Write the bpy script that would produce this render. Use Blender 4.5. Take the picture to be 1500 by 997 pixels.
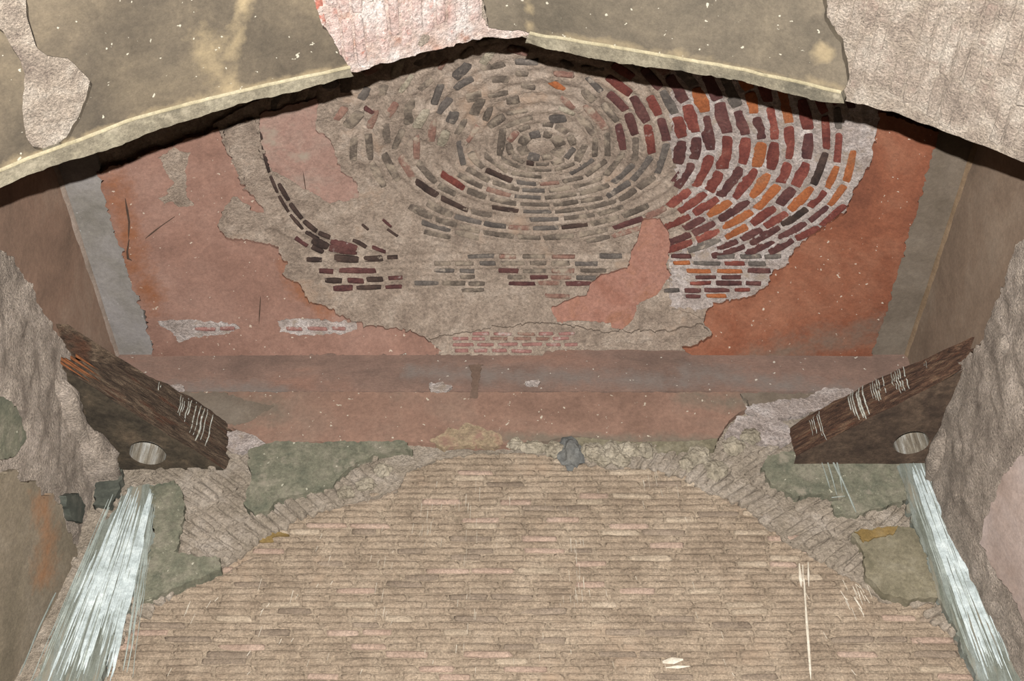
import bpy, bmesh, math, random
import numpy as np
from mathutils import Vector, Matrix
from mathutils.geometry import delaunay_2d_cdt

random.seed(7); rng = np.random.default_rng(7)
for o in list(bpy.data.objects): bpy.data.objects.remove(o)
SC = bpy.context.scene
COL = SC.collection

# ------------------------------------------------------------------ camera, light, exposure
F = 1800.0; W, H = 1500.0, 997.0
PITCH = math.radians(44.68); CP, SP = math.cos(PITCH), math.sin(PITCH)
CAMZ = 1.6
cam = bpy.data.cameras.new('camera'); cam.sensor_width = 36.0; cam.lens = 36.0*F/W
cam.clip_start = .05; cam.clip_end = 100
camo = bpy.data.objects.new('camera', cam); COL.objects.link(camo)
camo.location = (0, 0, CAMZ); camo.rotation_euler = (math.radians(90)+PITCH, 0, 0)
SC.camera = camo

wd = bpy.data.worlds.new('world'); SC.world = wd; wd.use_nodes = True
wd.node_tree.nodes['Background'].inputs[0].default_value = (.75, .85, 1, 1)
wd.node_tree.nodes['Background'].inputs[1].default_value = .003

FL = .21                                         # the flash head sits above the lens
fl = bpy.data.lights.new('camera_flash', 'SPOT'); fl.energy = 6300; fl.shadow_soft_size = .012
fl.spot_size = math.radians(74); fl.spot_blend = .3; fl.color = (1, .99, .97)
flo = bpy.data.objects.new('camera_flash', fl); COL.objects.link(flo)
flo.location = (0, -SP*FL, CAMZ+CP*FL); flo.rotation_euler = camo.rotation_euler

vs = SC.view_settings
vs.view_transform = 'Standard'; vs.look = 'None'; vs.exposure = 0; vs.gamma = 1; vs.use_curve_mapping = False

# ------------------------------------------------------------------ dimensions of the place
YF = 2.55          # inner edge of the front arch
YB = 5.60          # face of the back wall
YI = 5.638          # face of the brick infill
XU = 2.50          # upper side walls
XC = 2.26          # inner edge of the cove strip
ZS = 7.02          # springing of the vault
ZT = 6.30          # underside of the red band

# ------------------------------------------------------------------ pixel <-> place helpers
def ray(u, v):
    x = (u-W/2)/F; y = -(v-H/2)/F
    return np.array([x, CP-SP*y, SP+CP*y])
def at_y(u, v, Y):
    d = ray(u, v); t = Y/d[1]; return d[0]*t, CAMZ+d[2]*t
def project(p):
    x, y, z = p[0], p[1], p[2]-CAMZ
    zc = y*CP+z*SP; yc = -y*SP+z*CP
    return W/2+F*x/zc, H/2-F*yc/zc, zc

def vnoise(p, seed=0):
    p = np.asarray(p, float); i = np.floor(p).astype(np.int64); f = p-i; f = f*f*(3-2*f)
    def h(ix, iy, iz):
        n = (ix*374761393+iy*668265263+iz*2147483647+seed*974634777) & 0xffffffff
        n = ((n ^ (n >> 13))*1274126177) & 0xffffffff
        n = ((n ^ (n >> 16))*2246822519) & 0xffffffff
        return ((n ^ (n >> 15)) & 0xffff)/65535.0
    r = 0
    for dx in (0, 1):
        for dy in (0, 1):
            for dz in (0, 1):
                w = (f[:, 0] if dx else 1-f[:, 0])*(f[:, 1] if dy else 1-f[:, 1])*(f[:, 2] if dz else 1-f[:, 2])
                r = r+w*h(i[:, 0]+dx, i[:, 1]+dy, i[:, 2]+dz)
    return r*2-1
def fbm(p, o=3, seed=0):
    p = np.asarray(p, float); r = 0; a = 1; s = 0
    for k in range(o):
        r = r+a*vnoise(p*(2.03**k)+k*17.3, seed+k); s += a; a *= .55
    return r/s

# front arch profile (x, z) traced along the arch edge
EDGE = [(0,272),(60,247),(110,232),(167,213),(250,182),(333,158),(433,132),(500,116),(563,99),(627,82),(667,72),(710,61),(760,60),
        (800,70),(867,84),(1000,104),(1087,118),(1150,133),(1213,150),(1300,170),(1367,195),(1417,214),(1483,241),(1500,246)]
_e = np.array([at_y(u, v, YF) for u, v in EDGE])
_sl = 1.05
_ex = np.concatenate([[-2.7], _e[:, 0], [2.7]])
_ez = np.concatenate([[_e[0, 1]-_sl*(2.7+_e[0, 0])], _e[:, 1], [_e[-1, 1]-_sl*(2.7-_e[-1, 0])]])
def prof(x): return np.interp(x, _ex, _ez)
def dome(x, y):
    x = np.asarray(x, float); y = np.asarray(y, float)
    w = np.where(y > 4.3, (y-4.3)/1.32, (y-4.3)/2.0)
    return ZS+.45*np.clip(1-(x/XC)**2, 0, 1)*np.clip(1-w*w, 0, 1)
def wallx(z): return 2.40+np.clip((5.6-np.asarray(z, float))*.17, 0, .32)

class Surf: pass
class PlaneY(Surf):
    def __init__(s, Y): s.Y = Y
    def P(s, a, b): return np.stack([a, np.full_like(a, s.Y), b], 1), np.tile([0., -1, 0], (len(a), 1))
    def px(s, u, v): return at_y(u, v, s.Y)
class Side(Surf):
    def __init__(s, sg, f): s.sg = sg; s.f = f
    def P(s, a, b): return np.stack([s.sg*s.f(b), a, b], 1), np.tile([-s.sg*1., 0, 0], (len(a), 1))
    def px(s, u, v):
        d = ray(u, v); t = 2.4/max(abs(d[0]), 1e-6)
        for _ in range(12): t = float(s.f(CAMZ+t*d[2]))/abs(d[0])
        return t*d[1], CAMZ+t*d[2]
class Ceil(Surf):
    def P(s, a, b):
        z = dome(a, b); e = 1e-3
        n = np.stack([(dome(a+e, b)-z)/e, (dome(a, b+e)-z)/e, -np.ones_like(z)], 1)
        return np.stack([a, b, z], 1), n/np.linalg.norm(n, axis=1)[:, None]
    def px(s, u, v):
        d = ray(u, v); t = (ZS-CAMZ+.2)/d[2]
        for _ in range(25):
            t = .5*t+.5*(float(dome(t*d[0], t*d[1]))-CAMZ)/d[2]
        return t*d[0], t*d[1]
class Soff(Surf):
    def P(s, a, b):
        z = prof(a); e = .03
        n = np.stack([(prof(a+e)-prof(a-e))/(2*e), np.zeros_like(z), -np.ones_like(z)], 1)
        return np.stack([a, b, z], 1), n/np.linalg.norm(n, axis=1)[:, None]
    def px(s, u, v):
        d = ray(u, v); lo, hi = .3, 9.
        for _ in range(40):
            m = (lo+hi)/2
            if CAMZ+m*d[2] > prof(m*d[0]): hi = m
            else: lo = m
        return lo*d[0], min(lo*d[1], YF)
S_CEIL, S_SOFF, S_BACK, S_INF = Ceil(), Soff(), PlaneY(YB), PlaneY(YI)
S_LL, S_LR = Side(-1, wallx), Side(1, wallx)
S_UL, S_UR = Side(-1, lambda z: np.asarray(z)*0+XU), Side(1, lambda z: np.asarray(z)*0+XU)

# ------------------------------------------------------------------ materials
def lin(c):
    return tuple(((x/255)/12.92 if x/255 <= .04045 else ((x/255+.055)/1.055)**2.4) for x in c)
def col(c, k=1., ds=.10):
    c = lin(c); l = .25*c[0]+.6*c[1]+.15*c[2]
    return tuple(min((x*(1-ds)+l*ds)*k, .9) for x in c)+(1,)
MATS = {}
def mat(name, cols, k=1., scale=2.5, rough=.9, bump=.4, bscale=45, stretch=(1, 1, 1), fine=.25, speck=None, smear=None, rand=0., rot=None, bdist=.01, tint=None, mottle=.14):
    """cols: three colours blended by noise; speck: (colour, amount, scale); smear: (colour, amount, scale)"""
    m = bpy.data.materials.new(name); m.use_nodes = True; nt = m.node_tree; N = nt.nodes; L = nt.links
    b = N['Principled BSDF']; b.inputs['Roughness'].default_value = rough
    b.inputs['Specular IOR Level'].default_value = .2
    g = N.new('ShaderNodeNewGeometry'); mp = N.new('ShaderNodeMapping'); mp.inputs['Scale'].default_value = stretch
    if rot: mp.inputs['Rotation'].default_value = rot
    L.new(g.outputs['Position'], mp.inputs['Vector'])
    def noise(s, det=6, rg=.6, vec=None, dist=0):
        n = N.new('ShaderNodeTexNoise'); n.inputs['Scale'].default_value = s; n.inputs['Detail'].default_value = det
        n.inputs['Roughness'].default_value = rg; n.inputs['Distortion'].default_value = dist
        L.new(vec or mp.outputs[0], n.inputs['Vector']); return n.outputs['Fac']
    def ramp(fac, stops, interp='LINEAR'):
        r = N.new('ShaderNodeValToRGB'); r.color_ramp.interpolation = interp
        while len(r.color_ramp.elements) < len(stops): r.color_ramp.elements.new(.5)
        for e, (p, c) in zip(r.color_ramp.elements, stops): e.position = p; e.color = c
        L.new(fac, r.inputs[0]); return r.outputs[0]
    def mix(fac, a, bb, mode='MIX'):
        x = N.new('ShaderNodeMix'); x.data_type = 'RGBA'; x.blend_type = mode
        for sock, val in ((x.inputs[0], fac), (x.inputs[6], a), (x.inputs[7], bb)):
            if hasattr(val, 'links'): L.new(val, sock)
            else: sock.default_value = val
        return x.outputs[2]
    cs = [col(c, k) for c in cols]
    c = ramp(noise(scale, 7, .62, dist=.4), [(.32, cs[0]), (.5, cs[1]), (.68, cs[2])])
    fn = noise(bscale, 5, .7)
    gr = ramp(fn, [(.3, (1-fine,)*3+(1,)), (.7, (1+fine,)*3+(1,))])
    c = mix(1., c, gr, 'MULTIPLY')
    if mottle:
        c = mix(1., c, ramp(noise(scale*3.7+3, 8, .72, vec=g.outputs['Position'], dist=.8), [(.3, (1-mottle, 1-mottle, 1-mottle, 1)), (.52, (1, 1, 1, 1)), (.72, (1+mottle, 1+mottle, 1+mottle*.9, 1))]), 'MULTIPLY')
        c = mix(1., c, ramp(noise(170, 3, .7, vec=g.outputs['Position']), [(.3, (1-fine*.7,)*3+(1,)), (.5, (1, 1, 1, 1)), (.7, (1+fine*.7,)*3+(1,))]), 'MULTIPLY')
    if tint:
        at = N.new('ShaderNodeAttribute'); at.attribute_name = 'tint'
        ad = N.new('ShaderNodeMath'); ad.operation = 'MULTIPLY_ADD'; L.new(noise(9, 6, .7, vec=g.outputs['Position']), ad.inputs[0]); ad.inputs[1].default_value = .9
        L.new(at.outputs['Fac'], ad.inputs[2])
        f = ramp(ad.outputs[0], [(.62, (0, 0, 0, 1)), (1., (1, 1, 1, 1))])
        c = mix(f, c, mix(1., col(tint, k), gr, 'MULTIPLY'))
    if smear:
        f = ramp(noise(smear[2], 5, .65), [(max(0, .5+(.5-smear[1])*.6-.06), (0, 0, 0, 1)), (min(1, .5+(.5-smear[1])*.6+.06), (1, 1, 1, 1))])
        c = mix(f, c, col(smear[0], k))
    if speck:
        f = ramp(noise(speck[2], 2, .5, vec=g.outputs['Position']), [(speck[1], (0, 0, 0, 1)), (speck[1]+.03, (1, 1, 1, 1))])
        c = mix(f, c, col(speck[0], k))
    if rand:
        oi = N.new('ShaderNodeObjectInfo'); hs = N.new('ShaderNodeHueSaturation')
        mr = N.new('ShaderNodeMapRange'); mr.inputs[3].default_value = 1-rand; mr.inputs[4].default_value = 1+rand
        L.new(oi.outputs['Random'], mr.inputs[0]); L.new(mr.outputs[0], hs.inputs['Value']); L.new(c, hs.inputs['Color']); c = hs.outputs[0]
    L.new(c, b.inputs['Base Color'])
    if bump:
        bp = N.new('ShaderNodeBump'); bp.inputs['Strength'].default_value = bump; bp.inputs['Distance'].default_value = bdist
        L.new(fn, bp.inputs['Height']); L.new(bp.outputs[0], b.inputs['Normal'])
    MATS[name] = m; return m

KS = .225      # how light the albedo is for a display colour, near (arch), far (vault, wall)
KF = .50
DUSTV = (156,139,120)
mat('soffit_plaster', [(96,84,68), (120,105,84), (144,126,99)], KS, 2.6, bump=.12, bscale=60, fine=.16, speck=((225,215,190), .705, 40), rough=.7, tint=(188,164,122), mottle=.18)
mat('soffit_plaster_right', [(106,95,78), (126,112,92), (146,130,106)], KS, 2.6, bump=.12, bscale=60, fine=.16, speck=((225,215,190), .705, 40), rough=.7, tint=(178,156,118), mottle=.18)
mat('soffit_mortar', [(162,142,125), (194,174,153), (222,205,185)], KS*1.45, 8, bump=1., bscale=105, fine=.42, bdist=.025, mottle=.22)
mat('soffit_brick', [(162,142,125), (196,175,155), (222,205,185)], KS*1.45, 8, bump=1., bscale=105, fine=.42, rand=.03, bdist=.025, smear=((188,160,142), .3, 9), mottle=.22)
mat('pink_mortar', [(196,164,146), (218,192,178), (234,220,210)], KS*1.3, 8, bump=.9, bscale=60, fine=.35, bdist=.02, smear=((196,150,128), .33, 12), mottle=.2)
mat('pink_brick', [(200,158,144), (220,192,180), (236,222,212)], KS*1.3, 8, bump=.9, bscale=60, fine=.35, rand=.04, bdist=.02, smear=((206,130,108), .27, 14), mottle=.2)
mat('red_lime_brick', [(186,98,76), (198,124,102), (166,90,72)], KS*1.1, 10, bump=.6, bscale=60, fine=.3, smear=((226,206,192), .45, 18))
mat('edge_plaster', [(118,109,90), (146,134,110), (172,160,133)], KS, 7, bump=.5, bscale=50, fine=.3, smear=((186,172,144), .3, 12))
mat('edge_ridge', [(170,156,120), (194,178,140), (204,190,154)], KS, 7, bump=.3, bscale=50, fine=.2)
mat('vault_mortar', [(130,112,97), (152,133,116), (170,152,135)], KF*1.1, 6, bump=.9, bscale=55, fine=.36, bdist=.018, smear=((160,134,112), .3, 3), mottle=.18)
mat('white_mortar', [(148,132,122), (170,155,146), (190,178,171)], KF*1.08, 8, bump=.9, bscale=60, fine=.42, bdist=.018, smear=((158,140,124), .3, 9), mottle=.18)
mat('red_plaster_left', [(124,90,75), (142,105,89), (154,118,102)], KF, 1.6, bump=.2, bscale=50, fine=.16, speck=((190,170,150), .71, 34), tint=(138,86,54), mottle=.16)
mat('red_plaster_right', [(110,62,42), (132,76,50), (146,94,68)], KF, 2.2, bump=.2, bscale=50, fine=.18, speck=((196,178,158), .71, 34), tint=(118,94,78), mottle=.16)
mat('pink_plaster', [(140,108,94), (152,118,104), (150,126,112)], KF, 4, bump=.2, bscale=50, fine=.2, smear=((154,137,120), .25, 5), mottle=.16)
mat('salmon_plaster', [(142,94,76), (154,108,91), (146,98,74)], KF, 6, bump=.2, bscale=50, fine=.2, mottle=.18)
mat('grey_plaster', [(112,106,95), (134,127,119), (148,141,137)], KF, 2.2, bump=.2, bscale=50, fine=.12, speck=((170,165,160), .72, 32))
mat('grey_brown_plaster', [(100,87,72), (116,102,87), (128,115,100)], KF, 2.2, bump=.2, bscale=50, fine=.12)
mat('band_upper', [(116,93,81), (134,106,92), (144,108,91)], KF, 1.5, stretch=(1, 1, 3), bump=.15, bscale=40, fine=.16, speck=((196,186,170), .705, 30), tint=(126,112,103), mottle=.16)
mat('band_lower', [(128,97,80), (144,110,92), (140,113,96)], KF, 1.5, bump=.15, bscale=40, fine=.16, speck=((196,182,160), .71, 32), tint=(122,106,90), mottle=.16)
mat('cream_plaster', [(136,114,92), (160,138,108), (150,116,94)], KF, 10, bump=.7, bscale=50, fine=.3, smear=((148,114,96), .35, 9))
mat('brown_wall', [(94,74,60), (110,86,70), (120,100,84)], KF*2.0, 1.5, bump=.15, bscale=40, fine=.14)
mat('brown_wall_right', [(92,76,62), (106,88,72), (118,102,86)], KF*1.9, 1.5, bump=.15, bscale=40, fine=.14)
mat('rough_wall', [(130,116,103), (154,139,124), (176,160,145)], KF*1.55, 6, bump=1., bscale=75, fine=.45, bdist=.03, mottle=.2)
mat('rough_spandrel', [(146,131,112), (165,149,130), (180,165,148)], KF, 6, bump=1., bscale=50, fine=.32, bdist=.02)
mat('spandrel_brick', [(146,131,112), (166,150,131), (182,167,150)], KF, 6, bump=1., bscale=50, fine=.32, rand=.04, bdist=.02)
mat('green_plaster', [(88,90,74), (112,109,90), (134,126,108)], KF*1.05, 7, bump=.3, bscale=50, fine=.25, speck=((178,172,150), .71, 34), smear=((142,132,114), .25, 8), mottle=.2)
mat('dark_green_plaster', [(66,68,60), (80,82,72), (100,98,86)], KF, 8, bump=.2, bscale=50, fine=.18)
mat('olive_plaster', [(108,100,78), (126,116,93), (142,132,110)], KF, 7, bump=.25, bscale=50, fine=.22, mottle=.18)
mat('lower_brown_plaster', [(92,82,66), (106,94,77), (118,106,90)], KF*1.7, 2.2, bump=.2, bscale=50, fine=.2, tint=(122,88,60), mottle=.18)
mat('lower_pink_plaster', [(132,112,100), (146,128,118), (154,138,130)], KF*1.6, 3, bump=.2, bscale=50, fine=.16)
INF = dict(smear=((186,156,130), .3, 2.2))
mat('infill_mortar', [(138,119,98), (157,137,114), (172,152,128)], KF*1.16, 5, bump=1., bscale=75, fine=.36, bdist=.014, mottle=.18, smear=((172,146,120), .26, 2.2))
mat('infill_brick', [(140,120,99), (159,138,115), (174,153,129)], KF*1.16, 5, bump=1., bscale=75, fine=.36, bdist=.014, mottle=.18, smear=((172,146,120), .26, 2.2))
mat('infill_brick_pale', [(148,130,108), (164,145,122), (176,157,134)], KF*1.18, 4, bump=.9, bscale=70, fine=.34)
mat('infill_brick_dark', [(118,101,84), (134,116,98), (148,129,110)], KF*1.15, 4, bump=.9, bscale=70, fine=.34)
mat('infill_brick_pink', [(148,123,105), (164,138,119), (172,147,128)], KF*1.2, 4, bump=.9, bscale=70, fine=.34)
mat('brick_red', [(90,42,36), (112,54,44), (130,70,56)], KF, 9, bump=.6, bscale=60, fine=.32, rand=.15, smear=((168,150,140), .15, 18))
mat('brick_dark_red', [(66,38,38), (86,50,46), (98,62,56)], KF, 9, bump=.6, bscale=60, fine=.32, rand=.15, smear=((162,146,138), .16, 18))
mat('brick_orange', [(140,74,34), (158,88,42), (148,92,56)], KF, 9, bump=.6, bscale=60, fine=.28, rand=.12, smear=((172,154,138), .12, 18))
mat('brick_grey', [(76,68,63), (92,83,76), (110,100,91)], KF, 9, bump=.6, bscale=60, fine=.32, rand=.15, smear=((150,135,120), .28, 16))
mat('brick_brown', [(46,34,30), (62,46,39), (80,61,52)], KF, 9, bump=.6, bscale=60, fine=.32, rand=.18, smear=((150,133,115), .18, 16))
mat('brick_dusty', [(86,74,64), (104,91,79), (124,109,95)], KF, 9, bump=.8, bscale=55, fine=.34, rand=.16, smear=((150,133,114), .42, 9), bdist=.015)
mat('brick_dusty_red', [(118,82,70), (130,95,81), (138,108,92)], KF, 9, bump=.8, bscale=55, fine=.3, rand=.12, smear=(DUSTV, .4, 11))
mat('brick_pink_thin', [(136,90,82), (150,106,97), (128,84,76)], KF, 9, bump=.6, bscale=60, fine=.25, rand=.12, smear=((170,152,142), .3, 16))
mat('stone_grey', [(86,86,84), (104,103,99), (122,119,112)], KF, 6, bump=.6, bscale=40, fine=.25)
mat('stone_pale', [(142,130,110), (162,149,127), (180,167,146)], KF, 6, bump=1., bscale=40, fine=.32, rand=.08, bdist=.02)
mat('timber', [(56,42,31), (92,73,56), (128,106,84)], KF*1.2, 9, bump=1., bscale=34, fine=.5, stretch=(1, 1, 7), bdist=.025, smear=((96,60,40), .3, 3))
mat('timber_red', [(50,34,25), (88,60,43), (122,94,70)], KF*1.25, 9, bump=1., bscale=34, fine=.5, stretch=(1, 1, 7), bdist=.025, smear=((108,62,38), .28, 3))
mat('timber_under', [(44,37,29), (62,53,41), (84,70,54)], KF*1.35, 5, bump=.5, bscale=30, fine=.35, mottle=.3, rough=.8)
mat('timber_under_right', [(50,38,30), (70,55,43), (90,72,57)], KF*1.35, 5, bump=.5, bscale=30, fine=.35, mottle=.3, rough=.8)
mat('splinter_wood', [(96,54,24), (128,74,34), (88,54,30)], KF, 14, bump=.5, bscale=40, fine=.3)
mat('dropping_white', [(152,160,156), (180,189,187), (206,213,210)], KF*1.1, 9, bump=.2, bscale=60, fine=.18)
mat('dropping_thin', [(130,136,126), (150,156,147), (168,174,164)], KF, 9, bump=.2, bscale=60, fine=.18)
mat('dropping_wash', [(98,100,86), (120,123,112), (142,148,142)], KF, 7, stretch=(3, 3, .35), bump=.2, bscale=60, fine=.24, smear=((136,127,108), .36, 5))
mat('socket_wall', [(84,70,54), (132,122,106), (186,184,178)], KF*1.1, 7, stretch=(4, 4, .3), bump=.4, bscale=50, fine=.25)
mat('dropping_run', [(120,112,96), (160,158,146), (190,190,180)], KF*1.05, 30, bump=.2, bscale=60, fine=.2)
mat('lime_pale', [(178,166,146), (196,184,164), (208,198,180)], KF*1.15, 9, bump=.3, bscale=60, fine=.2)
mat('crack_dark', [(64,46,36), (72,54,42), (82,62,48)], KF, 9, bump=0, fine=.1)
mat('stain_brown', [(104,82,68), (114,91,76), (124,100,85)], KF, 6, bump=.1, fine=.14)
mat('ochre_stain', [(116,92,44), (132,106,56), (142,118,74)], KF, 9, bump=.3, fine=.2)
mat('void_dark', [(40,36,30), (50,44,38), (58,52,44)], KF, 9, bump=.3, fine=.2)
mat('bead_plaster', [(128,112,98), (144,126,112), (156,138,124)], KF, 5, bump=.2, fine=.18)
mat('bead_tan', [(112,90,66), (126,102,76), (138,114,88)], KF, 5, bump=.2, fine=.18)
mat('floor_earth', [(110,98,84), (126,112,96), (140,126,108)], .6, 2, bump=.5, fine=.2)

# ------------------------------------------------------------------ mesh helpers
def link(name, me, material, parent=None, label=None, cat=None, kind=None, group=None):
    o = bpy.data.objects.new(name, me); COL.objects.link(o)
    if material and not me.materials: me.materials.append(MATS[material])
    if parent: o.parent = parent
    if label: o['label'] = label
    if cat: o['category'] = cat
    if kind: o['kind'] = kind
    if group: o['group'] = group
    return o
def pymesh(name, V, Fc, smooth=True):
    me = bpy.data.meshes.new(name); me.from_pydata([tuple(map(float, v)) for v in V], [], Fc); me.update()
    if smooth: me.polygons.foreach_set('use_smooth', [True]*len(me.polygons))
    return me
def inside(poly, a, b):
    poly = np.asarray(poly); r = np.zeros(len(a), bool); n = len(poly); j = n-1
    for i in range(n):
        xi, yi = poly[i]; xj, yj = poly[j]
        if yi != yj:
            c = ((yi > b) != (yj > b)) & (a < (xj-xi)*(b-yi)/(yj-yi)+xi); r ^= c
        j = i
    return r
def resample(poly, sp, jit=0, seed=0, closed=True):
    poly = np.asarray(poly, float); out = []
    n = len(poly)
    for i in range(n if closed else n-1):
        p, q = poly[i], poly[(i+1) % n]; k = max(1, int(np.linalg.norm(q-p)/sp))
        for t in range(k): out.append(p+(q-p)*t/k)
    if not closed: out.append(poly[-1])
    out = np.array(out)
    if jit:
        p3 = np.c_[out*9, np.full(len(out), seed*3.7)]
        p4 = np.c_[out*42, np.full(len(out), seed*3.7)]
        out = out+1.5*jit*np.stack([fbm(p3, 3, 11), fbm(p3, 3, 23)], 1)+1.7*jit*np.stack([fbm(p4, 3, 31), fbm(p4, 3, 43)], 1)
    return out
SEED = [0]
def sheet(name, poly, surf, sp, off, thick, material, parent=None, amp=0., ns=6., jit=.01, holes=(), offf=None, bsp=None, tint=None, **kw):
    """a slab of plaster or masonry on a surface of the place, with edges of real thickness"""
    SEED[0] += 1; sd = SEED[0]
    bd = resample(poly, bsp or min(sp*.6, .012 if jit else 1), jit, sd)
    hs = [resample(h, bsp or sp*.6, jit*.5, sd+50) for h in holes]
    lo, hi = bd.min(0), bd.max(0)
    ga, gb = np.meshgrid(np.arange(lo[0], hi[0], sp), np.arange(lo[1], hi[1], sp)); ga[::2] += sp/2
    g = np.c_[ga.ravel(), gb.ravel()]; g += rng.uniform(-.2, .2, g.shape)*sp
    m = inside(bd, g[:, 0], g[:, 1])
    for h in hs: m &= ~inside(h, g[:, 0], g[:, 1])
    g = g[m]
    pts = np.vstack([bd]+hs+[g]); nb = len(bd)
    edges = [(i, (i+1) % nb) for i in range(nb)]; k = nb
    for h in hs:
        edges += [(k+i, k+(i+1) % len(h)) for i in range(len(h))]; k += len(h)
    r = delaunay_2d_cdt([Vector((float(a), float(b))) for a, b in pts], edges, [], 0, 1e-6, True)
    V2 = np.array([tuple(v) for v in r[0]]); T = [tuple(f) for f in r[2] if len(f) == 3]
    T = np.array(T); c = V2[T].mean(1)
    keep = inside(bd, c[:, 0], c[:, 1])
    for h in hs: keep &= ~inside(h, c[:, 0], c[:, 1])
    T = T[keep]
    P, N = surf.P(V2[:, 0], V2[:, 1])
    d = np.full(len(P), off, float)
    if offf is not None: d = d+offf(V2[:, 0], V2[:, 1])
    if amp: d = d+amp*fbm(P*ns, 4, 3)
    Q = P+N*d[:, None]
    fn = np.cross(Q[T[:, 1]]-Q[T[:, 0]], Q[T[:, 2]]-Q[T[:, 0]])
    fl_ = (fn*N[T[:, 0]]).sum(1) < 0
    T[fl_] = T[fl_][:, ::-1]
    ec = {}
    for t in T:
        for a, b in ((t[0], t[1]), (t[1], t[2]), (t[2], t[0])):
            ec[(a, b)] = 1
    bed = [(a, b) for (a, b) in ec if (b, a) not in ec]
    ids = sorted({a for e in bed for a in e}); mp = {}
    # the sides get their own vertices so that the edge stays crisp
    Vv = list(Q); Fc = [tuple(int(x) for x in t) for t in T]
    if thick:
        for a in ids:
            mp[a] = len(Vv); Vv.append(Q[a]); Vv.append(P[a]+N[a]*(off-thick))
        for a, b in bed: Fc.append((mp[b], mp[a], mp[a]+1, mp[b]+1))
    me = pymesh(name, Vv, Fc)
    if tint:
        at = me.attributes.new('tint', 'FLOAT', 'POINT'); A = np.array(Vv)
        at.data.foreach_set('value', blobs(A, tint).astype(np.float32))
    return link(name, me, material, parent, **kw)
def blobs(A, tint):
    """where a second tone of paint or dirt lies: soft strokes (list of points, radius, strength)"""
    U = []
    x, y, z = A[:, 0], A[:, 1], A[:, 2]-CAMZ; zc = np.maximum(y*CP+z*SP, .2)
    u = W/2+F*x/zc; v = H/2-F*(-y*SP+z*CP)/zc; r = np.zeros(len(A))
    for pts, rad, st in tint:
        pts = np.array(pts, float); dm = np.full(len(A), 1e9)
        if len(pts) == 1: dm = np.hypot(u-pts[0, 0], v-pts[0, 1])
        for p, q in zip(pts[:-1], pts[1:]):
            d = q-p; t = np.clip(((u-p[0])*d[0]+(v-p[1])*d[1])/max(d@d, 1e-6), 0, 1)
            dm = np.minimum(dm, np.hypot(u-p[0]-t*d[0], v-p[1]-t*d[1]))
        r = np.maximum(r, st*np.clip(1-dm/rad, 0, 1))
    return r
def px(surf, pts): return [surf.px(u, v) for u, v in pts]
def strip(name, lines, surf, off, material, parent, kind='stuff', label=None, wob=.3):
    """thin runs and streaks: (pixel points, width in pixels) each laid on the surface"""
    V = []; Fc = []
    for pts, w in lines:
        pts = np.array(pts, float); n = max(2, int(np.abs(np.diff(pts, axis=0)).sum()/14)+1)
        t = np.linspace(0, len(pts)-1, n); U = np.interp(t, range(len(pts)), pts[:, 0]); Vp = np.interp(t, range(len(pts)), pts[:, 1])
        ab = np.array([surf.px(u, v) for u, v in zip(U, Vp)]); P, N = surf.P(ab[:, 0], ab[:, 1])
        tg = np.gradient(P, axis=0); tg /= np.linalg.norm(tg, axis=1)[:, None]+1e-9
        sd = np.cross(N, tg)
        wm = w*6.8/F*(1+wob*rng.uniform(-1, 1, n))*.5; wm[0] *= .4; wm[-1] *= .25
        k = len(V)
        for i in range(n):
            V += [P[i]-sd[i]*wm[i]+N[i]*(off-.004), P[i]+N[i]*off, P[i]+sd[i]*wm[i]+N[i]*(off-.004)]
        for i in range(n-1):
            a = k+3*i; Fc += [(a, a+1, a+4, a+3), (a+1, a+2, a+5, a+4)]
    return link(name, pymesh(name, V, Fc), material, parent, kind=kind, label=label)

BR = {}
def brick_mesh(var, material, nside=10):
    key = (var, material)
    if key in BR: return BR[key]
    r = random.Random(var*31+5); V = []; Fc = []
    ex = .28
    ring = []
    for i in range(nside):
        a = 2*math.pi*(i+.5)/nside; c, s = math.cos(a), math.sin(a)
        j = 1+r.uniform(-.1, .06)
        ring.append((math.copysign(abs(c)**ex, c)*.5*j, math.copysign(abs(s)**ex, s)*.5*(1+r.uniform(-.16, .08))))
    for x, y in ring: V.append((x, y, -.6))
    for x, y in ring: V.append((x, y, .62+r.uniform(-.12, .12)))
    for x, y in ring: V.append((x*.86, y*.72, 1+r.uniform(-.15, .12)))
    V.append((0, 0, 1.05)); n = nside
    for i in range(n):
        j = (i+1) % n
        Fc += [(i, j, n+j, n+i), (n+i, n+j, 2*n+j, 2*n+i), (2*n+i, 2*n+j, 3*n)]
    me = pymesh('brick', V, Fc); me.materials.append(MATS[material]); BR[key] = me
    return me
def frame(P, T, N, L, Wd, Hh):
    N = np.array(N)/np.linalg.norm(N); T = np.array(T)-N*np.dot(T, N); T /= np.linalg.norm(T); B = np.cross(N, T)
    M = Matrix(((T[0]*L, B[0]*Wd, N[0]*Hh, P[0]), (T[1]*L, B[1]*Wd, N[1]*Hh, P[1]), (T[2]*L, B[2]*Wd, N[2]*Hh, P[2]), (0, 0, 0, 1)))
    return M
def brick_obj(name, M, material, parent, var=None, label=None):
    o = bpy.data.objects.new(name, brick_mesh(random.randrange(7) if var is None else var, material)); COL.objects.link(o)
    o.parent = parent; o.matrix_world = M
    if label: o['label'] = label
    return o
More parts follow.
